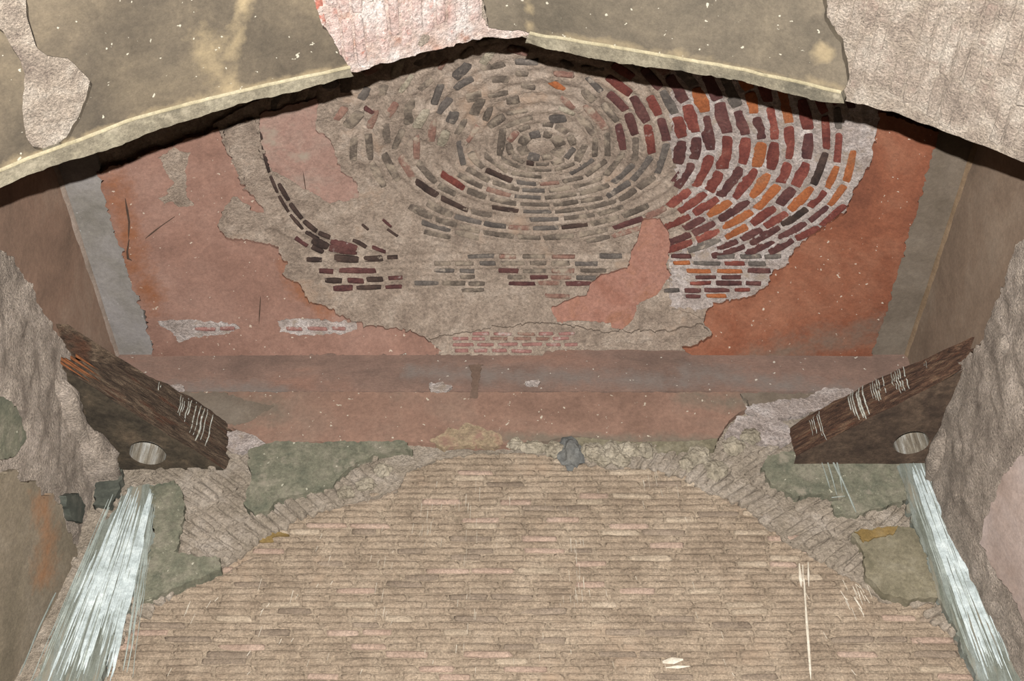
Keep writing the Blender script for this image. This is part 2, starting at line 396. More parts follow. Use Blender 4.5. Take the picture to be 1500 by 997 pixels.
def brick_pile(name, items, parent):
    """many small bricks (matrix, material) joined in one part"""
    mats = sorted({m for _, m in items}); V = []; Fc = []; mi = []
    for M, m in items:
        me = brick_mesh(random.randrange(7), m); k = len(V)
        co = np.array([v.co for v in me.vertices]); A = np.array(M)
        co = co@A[:3, :3].T+A[:3, 3]
        V += list(co)
        for p in me.polygons: Fc.append(tuple(k+i for i in p.vertices)); mi.append(mats.index(m))
    me = pymesh(name, V, Fc)
    for m in mats: me.materials.append(MATS[m])
    me.polygons.foreach_set('material_index', mi)
    return link(name, me, None, parent, kind='stuff')

def rect(a0, b0, a1, b1): return [(a0, b0), (a1, b0), (a1, b1), (a0, b1)]
def bxmesh(name, x0, y0, z0, x1, y1, z1):
    V = [(x, y, z) for x in (x0, x1) for y in (y0, y1) for z in (z0, z1)]
    return pymesh(name, V, [(0, 1, 3, 2), (4, 6, 7, 5), (0, 4, 5, 1), (2, 3, 7, 6), (0, 2, 6, 4), (1, 5, 7, 3)], False)

# ================================================================== STRUCTURE
floor = link('floor', bxmesh('floor', -3.2, -3, -.2, 3.2, 6.2, 0), 'floor_earth', kind='structure', label='bare earth floor of the gateway bay, below the picture', cat='floor')

# ---- ceiling: mortar bed of the vault
ceiling = sheet('ceiling', rect(-XC-.05, YF, XC+.05, YB+.02), S_CEIL, .035, -.012, .3, 'vault_mortar', amp=.014, ns=9, jit=0, kind='structure',
                label='shallow brick vault with rings of bricks showing through fallen red plaster', cat='ceiling')
# ---- front arch
front = sheet('wall_front', rect(-2.62, -.6, 2.62, YF), S_SOFF, .03, -.035, .02, 'soffit_mortar', amp=.016, ns=16, jit=0, kind='structure',
              label='underside of the near pointed arch overhead, olive plaster over rough brick', cat='arch')
# masonry above the arch (its far face, the top and the near face)
xs = np.linspace(-2.62, 2.62, 90); zz = prof(xs)+.05+.012*fbm(np.c_[xs*18, xs*0, xs*0], 3)
V = []; Fc = []
for y in (-.6, YF-.004):
    for x, z in zip(xs, zz): V.append((x, y, z))
    for x in xs: V.append((x, y, 7.7))
n = len(xs)
for k in (0, 2*n):
    for i in range(n-1):
        f = (k+i, k+i+1, k+n+i+1, k+n+i); Fc.append(f if k == 0 else f[::-1])
for i in range(n-1): Fc.append((n+i, n+i+1, 3*n+i+1, 3*n+i))
link('arch_masonry', pymesh('arch_masonry', V, Fc, False), 'rough_wall', front)
# ---- back wall
ARCH = [(100,1300),(118,1130),(140,1000),(165,940),(200,897),(250,865),(320,832),(365,802),(400,776),(440,752),(500,738),(545,728),(580,712),(598,688),(640,670),
        (700,662),(760,657),(820,668),(900,682),(960,682),(1000,692),(1030,715),(1090,735),(1120,768),(1150,790),(1200,815),(1240,840),(1270,860),
        (1292,876),(1370,884),(1400,930),(1432,1000),(1455,1130),(1480,1300)]
AP = px(S_BACK, ARCH)
spand = [(-2.8, 0.), (AP[0][0], 0.)]+AP+[(AP[-1][0], 0.), (2.8, 0.), (2.8, 7.12), (-2.8, 7.12)]
back = sheet('wall_back', spand, S_BACK, .03, -.02, .25, 'rough_spandrel', amp=.022, ns=14, jit=.012, kind='structure',
             label='far wall with a pink band above a bricked-up pointed arch', cat='wall')

infill = sheet('brick_infill', rect(-2.75, 0., 2.75, 6.6), S_INF, .035, .001, .1, 'infill_mortar', back, amp=.012, ns=11, jit=0)
# ---- side walls: lower thick part and the plastered upper part set back
def side_top(pts, surf): return px(surf, pts)
wl_top = side_top([(-260,160),(-120,255),(0,362),(22,376),(32,400),(48,425),(62,452),(72,470),(92,500),(100,512)], S_LL)
wl_poly = [(-.6, 0.), (5.95, 0.), (5.95, 6.32), (5.0, 6.28)]+wl_top[::-1]+[(-.6, wl_top[0][1])]
wall_l = sheet('wall_left', wl_poly, S_LL, .035, 0, .12, 'rough_wall', amp=.028, ns=13, jit=.015, kind='structure',
               label='left side wall, rough mortar below and brown plaster above', cat='wall')
wr_top = side_top([(1760,160),(1620,255),(1500,352),(1492,362),(1480,395),(1466,425),(1452,455),(1440,490),(1434,505)], S_LR)
wr_poly = [(-.6, 0.), (5.95, 0.), (5.95, 6.32), (5.0, 6.28)]+wr_top[::-1]+[(-.6, wr_top[0][1])]
hole_r = [S_LR.px(1471+8*math.cos(a), 503+15*math.sin(a)) for a in np.linspace(0, 2*math.pi, 14)[:-1]]
wall_r = sheet('wall_right', wr_poly, S_LR, .035, 0, .12, 'rough_wall', amp=.028, ns=13, jit=.015, holes=[hole_r], kind='structure',
               label='right side wall, rough mortar with a small oval hole below brown plaster', cat='wall')
sheet('upper_plaster', rect(YF, 5.5, 5.7, ZS+.05), S_UL, .08, 0, .15, 'brown_wall', wall_l, amp=.006, ns=3, jit=0)
sheet('upper_plaster', rect(YF, 5.5, 5.7, ZS+.05), S_UR, .08, 0, .15, 'brown_wall_right', wall_r, amp=.006, ns=3, jit=0)
link('backing', bxmesh('backing', -3.1, -.6, 0, -2.74, 6.0, 7.7), 'void_dark', wall_l)
link('backing', bxmesh('backing', 2.74, -.6, 0, 3.1, 6.0, 7.7), 'void_dark', wall_r)
link('backing', bxmesh('backing', -3.1, 5.95, 0, 3.1, 6.15, 7.7), 'void_dark', back)

# ================================================================== FRONT ARCH DETAIL
L_RIDGE = [(0,248),(60,224),(133,197),(183,177),(250,158),(333,137),(420,117),(500,100),(512,98)]
L_EDGE = [(515,110),(433,132),(353,150),(333,158),(250,182),(167,213),(110,232),(60,247),(0,272)]
R_RIDGE = [(777,48),(840,58),(900,68),(1000,85),(1117,108),(1233,134)]
ROUGH_L = [(-15,-60),(35,-60),(42,30),(55,72),(72,82),(100,85),(120,103),(136,122),(128,150),(115,180),(100,205),(75,224),(50,218),(38,200),(33,160),(36,110),(30,90),(5,50),(-20,30)]
PINK = [(452,-80),(462,10),(470,35),(490,60),(505,85),(515,112),(563,100),(625,83),(712,62),(760,64),(776,50),(740,44),(714,42),(708,20),(710,-80)]
PL = [(-420,430),(-420,-320),(452,-320),(452,-60),(460,5),(470,35),(488,60),(500,82),(510,98)]+L_RIDGE[::-1][1:]+[(-100,292),(-250,360)]
PR = [(712,-320),(710,0),(716,40),(740,44),(777,48)]+R_RIDGE[1:]+[(1240,128),(1238,100),(1231,62),(1206,28),(1204,-320)]
def notch(poly, hole): return poly
plL = px(S_SOFF, PL); roughL = px(S_SOFF, ROUGH_L)
sheet('plaster_coat', plL, S_SOFF, .035, 0, .04, 'soffit_plaster', front, amp=.004, ns=5, jit=.006, holes=[roughL],
      tint=[([(362,-60),(352,30),(342,90),(333,135)], 20, .5), ([(300,60),(318,130)], 48, .36), ([(0,246),(133,195),(333,136),(512,97)], 10, .5)])
sheet('plaster_coat', px(S_SOFF, PR), S_SOFF, .035, 0, .04, 'soffit_plaster_right', front, amp=.004, ns=5, jit=.004,
      tint=[([(1207,77)], 24, .9), ([(777,-60),(774,46)], 7, .55), ([(777,46),(1000,82),(1233,130)], 9, .5)])
sheet('exposed_mortar', px(S_SOFF, PINK), S_SOFF, .014, -.026, .02, 'pink_mortar', front, amp=.012, ns=30, jit=.006)
sheet('exposed_mortar', roughL, S_SOFF, .014, -.020, .03, 'soffit_mortar', front, amp=.010, ns=30, jit=.0)
def moulding(ridge, edge):
    # plaster strip along the edge: raised ridge, then a chamfer towards the vault
    poly = ridge+edge
    sheet('edge_moulding', px(S_SOFF, poly), S_SOFF, .02, .006, .05, 'edge_plaster', front, amp=.006, ns=22, jit=.004)
    V = []; Fc = []
    R = resample(px(S_SOFF, ridge), .03, .002, 5, closed=False); P, N = S_SOFF.P(R[:, 0], R[:, 1])
    for p, q in zip(P, N):
        V += [p+np.array([0, -.007, 0])+q*.004, p+q*.012, p+np.array([0, .007, 0])+q*.006]
    for i in range(len(R)-1):
        a = 3*i; Fc += [(a, a+1, a+4, a+3), (a+1, a+2, a+5, a+4)]
    link('edge_ridge', pymesh('edge_ridge', V, Fc), 'edge_ridge', front)
moulding([(-250,345),(-100,274)]+L_RIDGE, L_EDGE+[(-100,315),(-250,385)])
moulding(R_RIDGE, [(1238,150),(1213,150),(1150,133),(1087,118),(1000,104),(867,84),(800,70),(772,61)])
# bricks of the barrel, laid front to back
pinkpx, rRpx = PINK, [(1206,-80),(1208,28),(1233,60),(1240,130),(1244,160),(1560,290),(1560,-80)]
pitch = .046; x = -2.2; cnt = 0
while x < 2.2:
    s = (prof(x+.02)-prof(x-.02))/.04; dx = pitch/math.sqrt(1+s*s)
    y = YF-.11-random.random()*.1
    while y > 1.5:
        ln = random.uniform(.15, .24)
        P, N = S_SOFF.P(np.array([x]), np.array([y-ln/2+.1])); P, N = P[0], N[0]
        u, v, zc = project(P)
        for poly, mm in ((pinkpx, 'pink_brick'), (rRpx, 'soffit_brick'), (ROUGH_L, 'soffit_brick')):
            if poly is ROUGH_L: continue
            if inside(poly, np.array([u]), np.array([v]))[0] and v > -40 and cnt < 290:
                if mm == 'pink_brick' and random.random() < .14: mm = 'red_lime_brick'
                yy = min(P[1], YF-ln/2+.005)
                Pp = np.array([P[0], yy, P[2]])-N*(.038 if mm != 'pink_brick' else .03)
                brick_obj('brick', frame(Pp, (random.uniform(-.02, .02), 1, 0), N, ln*.97, pitch*random.uniform(.8, .98), random.uniform(.006, .022)), mm, front); cnt += 1
        y -= ln+.006
    x += dx
print('soffit bricks', cnt)

# ================================================================== VAULT DETAIL
RED_L = [(126,250),(320,186),(328,210),(340,240),(355,268),(378,296),(388,306),(372,305),(345,280),(336,290),(322,308),(319,330),(335,347),(380,353),(402,360),(421,385),(416,398),
         (440,420),(455,442),(480,450),(500,463),(520,473),(560,478),(600,482),(626,497),(648,508),(638,520),(655,532),(640,560),(200,560),(222,490),(205,440),(185,380),(165,330),(150,290)]
RED_M = [(379,166),(465,140),(463,185),(482,200),(500,248),(527,270),(524,287),(480,297),(468,288),(440,270),(410,252),(392,240),(384,200)]
RED_S = [(940,322),(965,318),(980,340),(981,365),(977,392),(984,402),(960,432),(934,442),(928,465),(913,480),(897,479),(893,469),(817,470),(806,450),(840,435),(860,431),(863,415),(880,402),(920,392),(924,369),(934,345)]
RED_R = [(1290,160),(1283,200),(1272,240),(1252,275),(1240,310),(1212,330),(1190,345),(1165,362),(1150,387),(1130,397),(1125,417),(1105,431),(1060,441),(1036,451),(1030,470),(1042,488),(1030,500),(1000,506),(1010,560),
         (1330,560),(1303,500),(1320,440),(1341,380),(1360,330),(1388,235),(1400,190)]
def clampc(pts):
    return [(min(max(a, -XC-.02), XC+.02), min(max(b, YF), YB+.01)) for a, b in px(S_CEIL, pts)]
sheet('red_plaster', clampc(RED_L), S_CEIL, .05, .026, .05, 'red_plaster_left', ceiling, amp=.006, ns=4, jit=.016,
      tint=[([(165,270),(185,330),(195,390),(225,440)], 42, .5), ([(420,385),(440,430),(480,460)], 30, .45)])
sheet('red_plaster', clampc(RED_M), S_CEIL, .05, .022, .05, 'pink_plaster', ceiling, amp=.006, ns=4, jit=.012)
sheet('red_plaster', clampc(RED_S), S_CEIL, .04, .026, .05, 'salmon_plaster', ceiling, amp=.006, ns=4, jit=.008)
sheet('red_plaster', clampc(RED_R), S_CEIL, .05, .026, .05, 'red_plaster_right', ceiling, amp=.006, ns=4, jit=.016,
      tint=[([(1100,530),(1200,500),(1290,480)], 45, .5), ([(1390,230),(1345,380),(1310,500)], 22, .4)])
# thin losses of plaster
for pts in ([(232,226),(255,212),(278,218),(272,245),(270,275),(285,298),(262,300),(250,292),(240,298),(232,285),(245,278),(255,262)],
            [(325,190),(352,176),(374,170),(380,200),(383,235),(360,262),(345,242),(335,215)]):
    sheet('mortar_patch', clampc(pts), S_CEIL, .03, .030, .02, 'vault_mortar', ceiling, amp=.004, ns=14, jit=.012)
WB = [[(232,465),(250,462),(345,472),(352,480),(330,486),(285,490),(262,497),(255,485)], [(408,468),(430,463),(470,466),(520,470),(524,480),(500,486),(440,489),(412,484)],
      [(625,497),(650,490),(700,482),(790,470),(850,478),(880,485),(1000,480),(1030,472),(1038,488),(990,498),(880,500),(860,507),(820,510),(795,522),(720,524),(660,526),(640,520),(648,508)]]
for i, pts in enumerate(WB):
    sheet('white_mortar', clampc(pts), S_CEIL, .02, .030, .03, 'vault_mortar' if i == 2 else 'white_mortar', ceiling, amp=.005, ns=16, jit=.012)

CX, CY = 793, 215
def g(r): return .53*r if r < 250 else 132.5+(r-250)*.358
rings = [30, 48, 66, 84, 103, 122, 142, 163, 184, 205, 227, 249, 273, 297, 321, 345, 368, 392, 415, 436, 459, 481]

def wob(u, v):
    u = np.atleast_1d(np.asarray(u, float)); v = np.atleast_1d(np.asarray(v, float)); q = np.c_[u/55, v/40, u*0]
    k = np.clip((np.hypot(u-CX, (v-CY)/.55)-30)/60, 0, 1)
    return 6*k*fbm(q, 2, 71), 3.6*k*fbm(q, 2, 83)
MESS = [(470,90),(720,60),(880,75),(880,160),(850,185),(800,165),(720,180),(690,215),(600,215),(500,210)]
def rope(a, b):
    """mortar stands proud between the courses and sinks over the bricks"""
    P, N = S_CEIL.P(a, b); x, y, z = P[:, 0], P[:, 1], P[:, 2]-CAMZ; zc = y*CP+z*SP
    u = W/2+F*x/zc; v = H/2-F*(-y*SP+z*CP)/zc
    du, dv = wob(u, v); u = u-du; v = np.where(v < 368, v-dv, v)
    R = np.array(rings, float); lo = np.full(len(u), 2.); hi = np.full(len(u), 700.)
    gv = np.vectorize(g)
    for _ in range(18):
        m = (lo+hi)/2; k = np.where(v < CY, 1.25+.6*np.minimum(m/400, 1), 1.)
        f = ((u-CX)/m)**2+((v-CY)/(gv(m)*k))**2 > 1
        lo = np.where(f, m, lo); hi = np.where(f, hi, m)
    ph = np.interp(lo, R, np.arange(len(R)))
    up = v < 371
    crs = np.interp(v, [375, 385, 396, 405.5, 414.5, 424, 433], range(7))
    h = np.where(up, -np.cos(2*math.pi*ph), -np.cos(2*math.pi*crs))
    fade = np.where(v > 440, 0, 1)*np.where(lo > 495, 0, 1)*np.clip((lo-25)/20, .2, 1)
    sm_ = inside(np.array(SMOOTH), u, v); ms = inside(np.array(MESS), u, v)
    h = h*fade*np.where(sm_, 0, 1)*np.where(ms, .7, 1)*np.where(u > 985, .7, 1)
    return .010*h+np.where(sm_, .004, 0)+.010*fbm(P*11, 4, 15)+.006*fbm(P*34, 3, 25)+np.where(ms, .016, 0)*fbm(P*20, 3, 35)
SMOOTH = [(300,150),(470,140),(500,200),(530,260),(600,290),(620,330),(640,362),(560,350),(500,350),(430,335),(320,340)]
BED = [(312,180),(470,100),(700,30),(990,60),(985,200),(1000,300),(1030,345),(985,380),(985,450),(1040,470),(1040,492),(640,530),(480,470),(410,420),(300,350)]
BED2 = [(982,60),(1300,130),(1300,200),(1280,250),(1255,300),(1200,350),(1150,400),(1125,424),(1040,452),(980,452),(980,380),(1026,345),(996,300),(981,200)]
sheet('mortar_bed', clampc(BED), S_CEIL, .0165, .002, .03, 'vault_mortar', ceiling, offf=rope, jit=.006)
sheet('mortar_bed', clampc(BED2), S_CEIL, .0165, .003, .03, 'white_mortar', ceiling, offf=rope, jit=.02)
# rings and courses of bricks; g(r): how far a ring of half-width r reaches towards the back wall
pieces = []        # (pixel area, matrix, material)
def addpiece(p0, p1, thick_px, material, hgt=.014, lift=0.):
    a = np.array([S_CEIL.px(*p0), S_CEIL.px(*p1)]); m = a.mean(0)
    if not (-XC < m[0] < XC and YF < m[1] < YB-.01): return
    P, N = S_CEIL.P(np.array([a[0, 0], a[1, 0], m[0]]), np.array([a[0, 1], a[1, 1], m[1]]))
    d = P[1]-P[0]; Ln = np.linalg.norm(d)
    if Ln < .02: return
    # thickness across the run, measured on the vault
    t = np.array([p1[0]-p0[0], p1[1]-p0[1]], float); t /= np.linalg.norm(t); nr = np.array([-t[1], t[0]])
    mp = (np.array(p0)+np.array(p1))/2
    q0 = S_CEIL.px(*(mp-nr*thick_px/2)); q1 = S_CEIL.px(*(mp+nr*thick_px/2))
    Q, _ = S_CEIL.P(np.array([q0[0], q1[0]]), np.array([q0[1], q1[1]]))
    B = np.cross(N[2], d/Ln); wd_ = abs(np.dot(Q[1]-Q[0], B))
    pieces.append((thick_px*np.hypot(p1[0]-p0[0], p1[1]-p0[1]), frame(P[2]+N[2]*lift, d, N[2], Ln*.96, max(wd_, .015), hgt), material))
def in_any(polys, u, v): return any(inside(p, np.array([u]), np.array([v]))[0] for p in polys)
for r in rings:
    gy = g(r); n = 400
    th = np.linspace(-math.pi/2, 1.5*math.pi, 1500)
    ex = .0
    X = CX+r*np.cos(th)*np.where(np.cos(th) < 0, 1.02, 1); Y = CY+gy*np.sin(th)*np.where(np.sin(th) < 0, 1.25+.6*min(r/400, 1), 1)
    du, dv = wob(X, Y); X = X+du; Y = Y+dv
    sl = np.concatenate([[0], np.cumsum(np.hypot(np.diff(X), np.diff(Y)))])
    s = random.uniform(0, 20)
    wpx = (r-([0]+rings)[rings.index(r)])
    while s < sl[-1]-10:
        i = np.searchsorted(sl, s); horiz = abs(math.sin(th[min(i, 1499)]))
        ln = random.uniform(30, 50) if r > 60 else random.uniform(12, 22)
        if r > 240 and -.9 < th[min(i, 1499)] < 1.4: ln = random.uniform(34, 58)
        e = s+ln
        if e > sl[-1]: break
        u0, v0, u1, v1 = np.interp(s, sl, X), np.interp(s, sl, Y), np.interp(e, sl, X), np.interp(e, sl, Y)
        s = e+random.uniform(1.2, 3.5)
        um, vm = (u0+u1)/2, (v0+v1)/2
        if vm < 40 or vm > 372: continue
        if in_any([RED_L, RED_M, RED_S, RED_R, SMOOTH], um, vm): continue
        # local spacing of the rings across the run
        tx, ty = (u1-u0), (v1-v0); L_ = math.hypot(tx, ty); nx, ny = -ty/L_, tx/L_
        gp = g(r)-g(max(r-wpx, 1))
        sp_ = abs(nx)*wpx+abs(ny)*max(gp, 6)
        if um > 985 and vm < 372:
            mm = random.choices(['brick_red', 'brick_dark_red', 'brick_orange', 'brick_grey', 'brick_brown'], [40, 24, 28, 5, 3])[0]
            if um < 1080 and vm < 300: mm = random.choices(['brick_dark_red', 'brick_red', 'brick_grey', 'brick_brown', 'brick_orange'], [38, 28, 12, 10, 12])[0]
            if um > 1235 and random.random() < .45: continue
            fr = .74 if um < 1190 else .55
            if um < 1080 and vm < 270: fr = .88
            addpiece((u0, v0), (u1, v1), sp_*fr, mm, .011, -.002)
        elif um < 590 and vm > 325: continue
        elif r > 255 and vm > 352: continue
        elif um > 900 and r > 100:
            hi_ = vm < 205
            if random.random() < (.05 if hi_ else .2): continue
            mm = random.choices(['brick_dusty', 'brick_grey', 'brick_dusty_red', 'brick_dark_red', 'brick_red', 'brick_orange'], [10, 15, 20, 30, 20, 5] if hi_ else [36, 25, 20, 15, 4, 0])[0]
            addpiece((u0, v0), (u1, v1), sp_*(.62 if hi_ else .52), mm, .014, -.003)
        else:
            if in_any([MESS], um, vm):
                an = random.uniform(-.5, .5); c_, s_ = math.cos(an)*.5*random.uniform(.5, .9), math.sin(an)*.35
                um += random.uniform(-5, 5); vm += random.uniform(-4, 4)
                u0, v0, u1, v1 = um-tx*c_+ty*s_, vm-ty*c_-tx*s_, um+tx*c_-ty*s_, vm+ty*c_+tx*s_
                addpiece((u0, v0), (u1, v1), sp_*random.uniform(.35, .75), random.choices(['brick_dusty', 'brick_grey', 'brick_dusty_red', 'brick_red', 'stone_pale', 'brick_orange'], [48, 16, 14, 4, 15, 3])[0], random.uniform(.012, .024), -.004)
                continue
            if random.random() < .05: continue
            mm = random.choices(['brick_dusty', 'brick_dusty_red', 'brick_grey', 'brick_brown', 'brick_red'], [60, 10, 20, 7, 3])[0]
            addpiece((u0, v0), (u1, v1), sp_*random.uniform(.45, .62), mm, .015, -.004)
# the two dark courses that cut through the smooth mortar on the left
arc = [(382,190),(386,222),(395,255),(408,285),(424,312),(446,338),(470,352)]
arc2 = [(408,268),(424,296),(444,322),(466,340),(486,348)]
for a_, w_ in ((arc, 5), (arc2, 7)):
    for p, q in zip(a_[:-1], a_[1:]): addpiece(p, (p[0]+(q[0]-p[0])*.92, p[1]+(q[1]-p[1])*.92), w_, 'brick_brown', .016)
for p0, p1, w_ in (((431,347),(452,360),6),((456,360),(474,369),7),((456,350),(482,362),11),((484,353),(524,364),9),((516,350),(538,362),6),((544,361),(566,369),5),((480,362),(524,368),11),((448,379),(472,380),7),((488,377),(526,380),10),((532,379),(562,378),8),((566,377),(584,376),5),((466,396),(490,397),7),((494,395),(552,396),8),((476,410),(502,411),8),((508,410),(534,411),8),((536,409),(562,408),8),((568,407),(590,406),6),((488,422),(518,421),9),((522,421),(560,420),7),((564,420),(590,419),6),((533,157),(548,165),6),((530,327),(540,336),4),((560,320),(574,332),4),((566,334),(584,346),4)):
    addpiece(p0, p1, w_, random.choice(['brick_brown', 'brick_dark_red']), .015)
# straight courses by the back wall
for k, v in enumerate([375, 385, 396, 405.5, 414.5, 424, 433]):
    u = 592+random.uniform(0, 15)
    while u < 1155-k*6:
        ln = random.uniform(24, 42); um = u+ln/2
        if not in_any([RED_L, RED_S, RED_R], um, v) and not in_any([RED_L, RED_S, RED_R], u, v) and not in_any([RED_R], u+ln, v):
            if um < 560+k*10: mm = random.choices(['brick_brown', 'brick_dark_red', 'brick_grey'], [60, 25, 15])[0]; ok = True
            elif um < 735: mm = random.choices(['brick_dusty', 'brick_grey'], [70, 30])[0]; ok = random.random() < (.75 if v < 420 else .2)
            elif um < 850: mm = random.choices(['brick_dusty_red', 'brick_dusty', 'brick_dark_red'], [55, 25, 20])[0]; ok = random.random() < (.95 if v < 420 else .3)
            elif um < 990: mm = random.choices(['brick_dusty', 'brick_grey', 'brick_dusty_red'], [45, 35, 20])[0]; ok = random.random() < (.8 if v < 418 else .3)
            else: mm = random.choices(['brick_red', 'brick_dark_red', 'brick_orange', 'brick_grey'], [30, 40, 15, 15])[0]; ok = random.random() < .9
            if ok: addpiece((u, v+random.uniform(-1, 1)), (u+ln, v+random.uniform(-1, 1)), random.uniform(5.5, 7.5), mm, .014)
        u += ln+random.uniform(2, 6)
# thin courses shown by the white mortar along the back
for v, ua, ub, w_ in ((477,280,345,5),(478,415,522,5.5),(487,690,850,5),(494,655,860,5),(503,655,855,5),(512,660,790,5.5),(518,690,770,4)):
    u = ua+random.uniform(0, 8)
    while u < ub:
        ln = random.uniform(20, 34)
        if u+ln < ub+6: addpiece((u, v), (u+ln, v+random.uniform(-1, 1)), w_, random.choice(['brick_pink_thin', 'brick_pink_thin', 'brick_dusty_red']), .008, .031)
        u += ln+random.uniform(3, 7)
pieces.sort(key=lambda p: -p[0])
for a_, M, mm in pieces[:300]: brick_obj('brick', M, mm, ceiling)
if pieces[300:]: brick_pile('brick_courses', [(M, mm) for _, M, mm in pieces[300:]], ceiling)
print('vault bricks', len(pieces))
# cracks and small stains on the left plaster
strip('plaster_crack', [([(182,285),(188,320),(187,345)], 2.5), ([(188,345),(184,372),(192,376)], 3), ([(255,312),(232,328),(212,344)], 2), ([(382,430),(380,470)], 2), ([(447,272),(443,245)], 2)], S_CEIL, .037, 'crack_dark', ceiling)

# cove strips between side walls and vault
for sg, mm, par in ((-1, 'grey_plaster', wall_l), (1, 'grey_brown_plaster', wall_r)):
    class Cv(Surf):
        def P(s, a, b): return np.stack([a, b, ZS-.012-0*a], 1), np.tile([0., 0, -1], (len(a), 1))
    sheet('cove_strip', rect(min(sg*(XC-.0), sg*(XU+.05)), YF, max(sg*XC, sg*(XU+.05)), YB+.02), Cv(), .06, 0, .05, mm, par, amp=.006, ns=4, jit=.006)
    V = []; Fc = []; ys = np.linspace(YF, YB, 60)
    for y in ys:
        j = .004*math.sin(y*23)+.003*math.sin(y*61)
        V += [(sg*(XU+.01), y, ZS-.045+j), (sg*(XU-.010), y, ZS-.030+j), (sg*(XU-.018), y, ZS-.005)]
    for i in range(len(ys)-1):
        a = 3*i; Fc += [(a, a+1, a+4, a+3), (a+1, a+2, a+5, a+4)]
    link('plaster_bead', pymesh('plaster_bead', V, Fc), 'bead_plaster' if sg < 0 else 'bead_tan', par)

# ================================================================== BACK WALL DETAIL
def cz(pts, zmin=None): return px(S_BACK, pts)
b_up = [(-2.52, 6.695), (2.52, 6.695), (2.52, 7.06), (-2.52, 7.06)]
sheet('pink_band', b_up, S_BACK, .05, .004, .05, 'band_upper', back, amp=.004, ns=4, jit=.003,
      tint=[([(240,572),(420,572)], 26, .5), ([(600,545),(900,555),(1000,560)], 24, .5), ([(1000,545),(1250,575)], 30, .5)])
LOWB = [(150,577),(1082,577),(1092,600),(1068,618),(1052,644),(1000,648),(930,650),(880,645),(835,640),(805,648),(760,652),(720,656),(640,652),(600,650),(500,649),(440,650),(395,654),(372,640),(340,628),(240,640)]
sheet('pink_band', cz(LOWB), S_BACK, .05, .018, .06, 'band_lower', back, amp=.004, ns=4, jit=.006,
      tint=[([(150,590),(400,600)], 45, .55), ([(700,640),(1050,646)], 16, .6), ([(1000,580),(1090,590)], 30, .5)])
sheet('grey_patch', cz([(1086,577),(1330,577),(1330,640),(1240,620),(1180,606),(1120,602),(1098,596)]), S_BACK, .04, .010, .04, 'grey_brown_plaster', back, amp=.006, ns=10, jit=.012)
sheet('white_lime', cz([(1128,592),(1180,584),(1210,570),(1250,574),(1248,590),(1200,600),(1165,612),(1120,618),(1085,600)]), S_BACK, .03, .016, .03, 'white_mortar', back, amp=.008, ns=20, jit=.015)
sheet('white_lime', cz([(1080,612),(1140,612),(1175,640),(1160,655),(1110,650),(1062,640)]), S_BACK, .02, .012, .03, 'white_mortar', back, amp=.018, ns=28, jit=.015)
sheet('white_lime', cz([(325,640),(350,628),(385,640),(395,652),(370,662),(340,665),(330,655)]), S_BACK, .02, .014, .03, 'white_mortar', back, amp=.012, ns=24, jit=.01)
sheet('grey_patch', cz([(240,577),(330,580),(400,600),(360,622),(335,625),(290,600)]), S_BACK, .04, .022, .03, 'grey_brown_plaster', back, amp=.003, ns=10, jit=.012)
sheet('cream_patch', cz([(628,648),(645,640),(655,630),(672,632),(684,622),(700,626),(712,634),(730,638),(738,650),(725,658),(690,655),(650,660)]), S_BACK, .02, .024, .03, 'cream_plaster', back, amp=.008, ns=20, jit=.012)
sheet('lime_spot', cz([(628,566),(650,563),(662,570),(655,577),(632,577)]), S_BACK, .015, .022, .02, 'white_mortar', back, jit=.01)
sheet('lime_spot', cz([(768,560),(790,558),(786,566),(770,566)]), S_BACK, .015, .022, .02, 'white_mortar', back, jit=.01)
sheet('lime_spot', cz([(238,568),(268,566),(272,576),(245,580)]), S_BACK, .015, .022, .02, 'white_mortar', back, jit=.01)
sheet('water_stain', cz([(686,537),(706,537),(702,560),(701,585),(690,586),(692,560)]), S_BACK, .02, .021, .004, 'stain_brown', back, jit=.01)
sheet('green_ledge', cz([(830,642),(880,644),(1000,645),(1052,642),(1046,660),(1000,662),(940,660),(880,655),(845,652)]), S_BACK, .02, .014, .04, 'olive_plaster', back, amp=.006, ns=18, jit=.008)
# rubble along the crown of the arch
def stone(u, v, wpx, hpx, material, dep=.035, lift=0.0):
    x, z = S_BACK.px(u, v); k = 7.2/F
    r = random.Random(int(u*7+v)); V = []; Fc = []; bm = bmesh.new(); bmesh.ops.create_icosphere(bm, subdivisions=3, radius=1)
    co = np.array([tuple(q.co) for q in bm.verts]); nz = fbm(co*2.2+u, 3, 5)
    for q, n_ in zip(bm.verts, nz):
        c = q.co*(1+.6*n_); q.co = Vector((x+c.x*wpx*k/2, YB-.01-lift+c.y*dep, z+c.z*hpx*k/1.45))
    me = bpy.data.meshes.new('stone'); bm.to_mesh(me); bm.free()
    link('stone', me, material, back)
for u, v, w_, h_, mm in ((834,664,38,40,'stone_grey'),(782,656,40,16,'stone_pale'),(812,660,26,20,'stone_pale'),(868,662,30,24,'stone_pale'),(896,662,30,26,'stone_pale'),(922,660,30,22,'stone_pale'),
                         (948,662,26,20,'stone_pale'),(884,674,28,16,'stone_pale'),(912,676,26,14,'stone_pale'),(755,652,24,14,'stone_pale'),(1024,668,34,22,'stone_pale'),(1050,690,30,24,'stone_pale'),
                         (1006,680,24,18,'stone_pale'),(560,690,26,16,'stone_pale'),(535,712,30,16,'stone_pale'),(506,722,24,14,'stone_pale'),(1075,655,34,22,'stone_pale'),(1100,640,30,20,'stone_pale')):
    stone(u, v, w_, h_, mm)
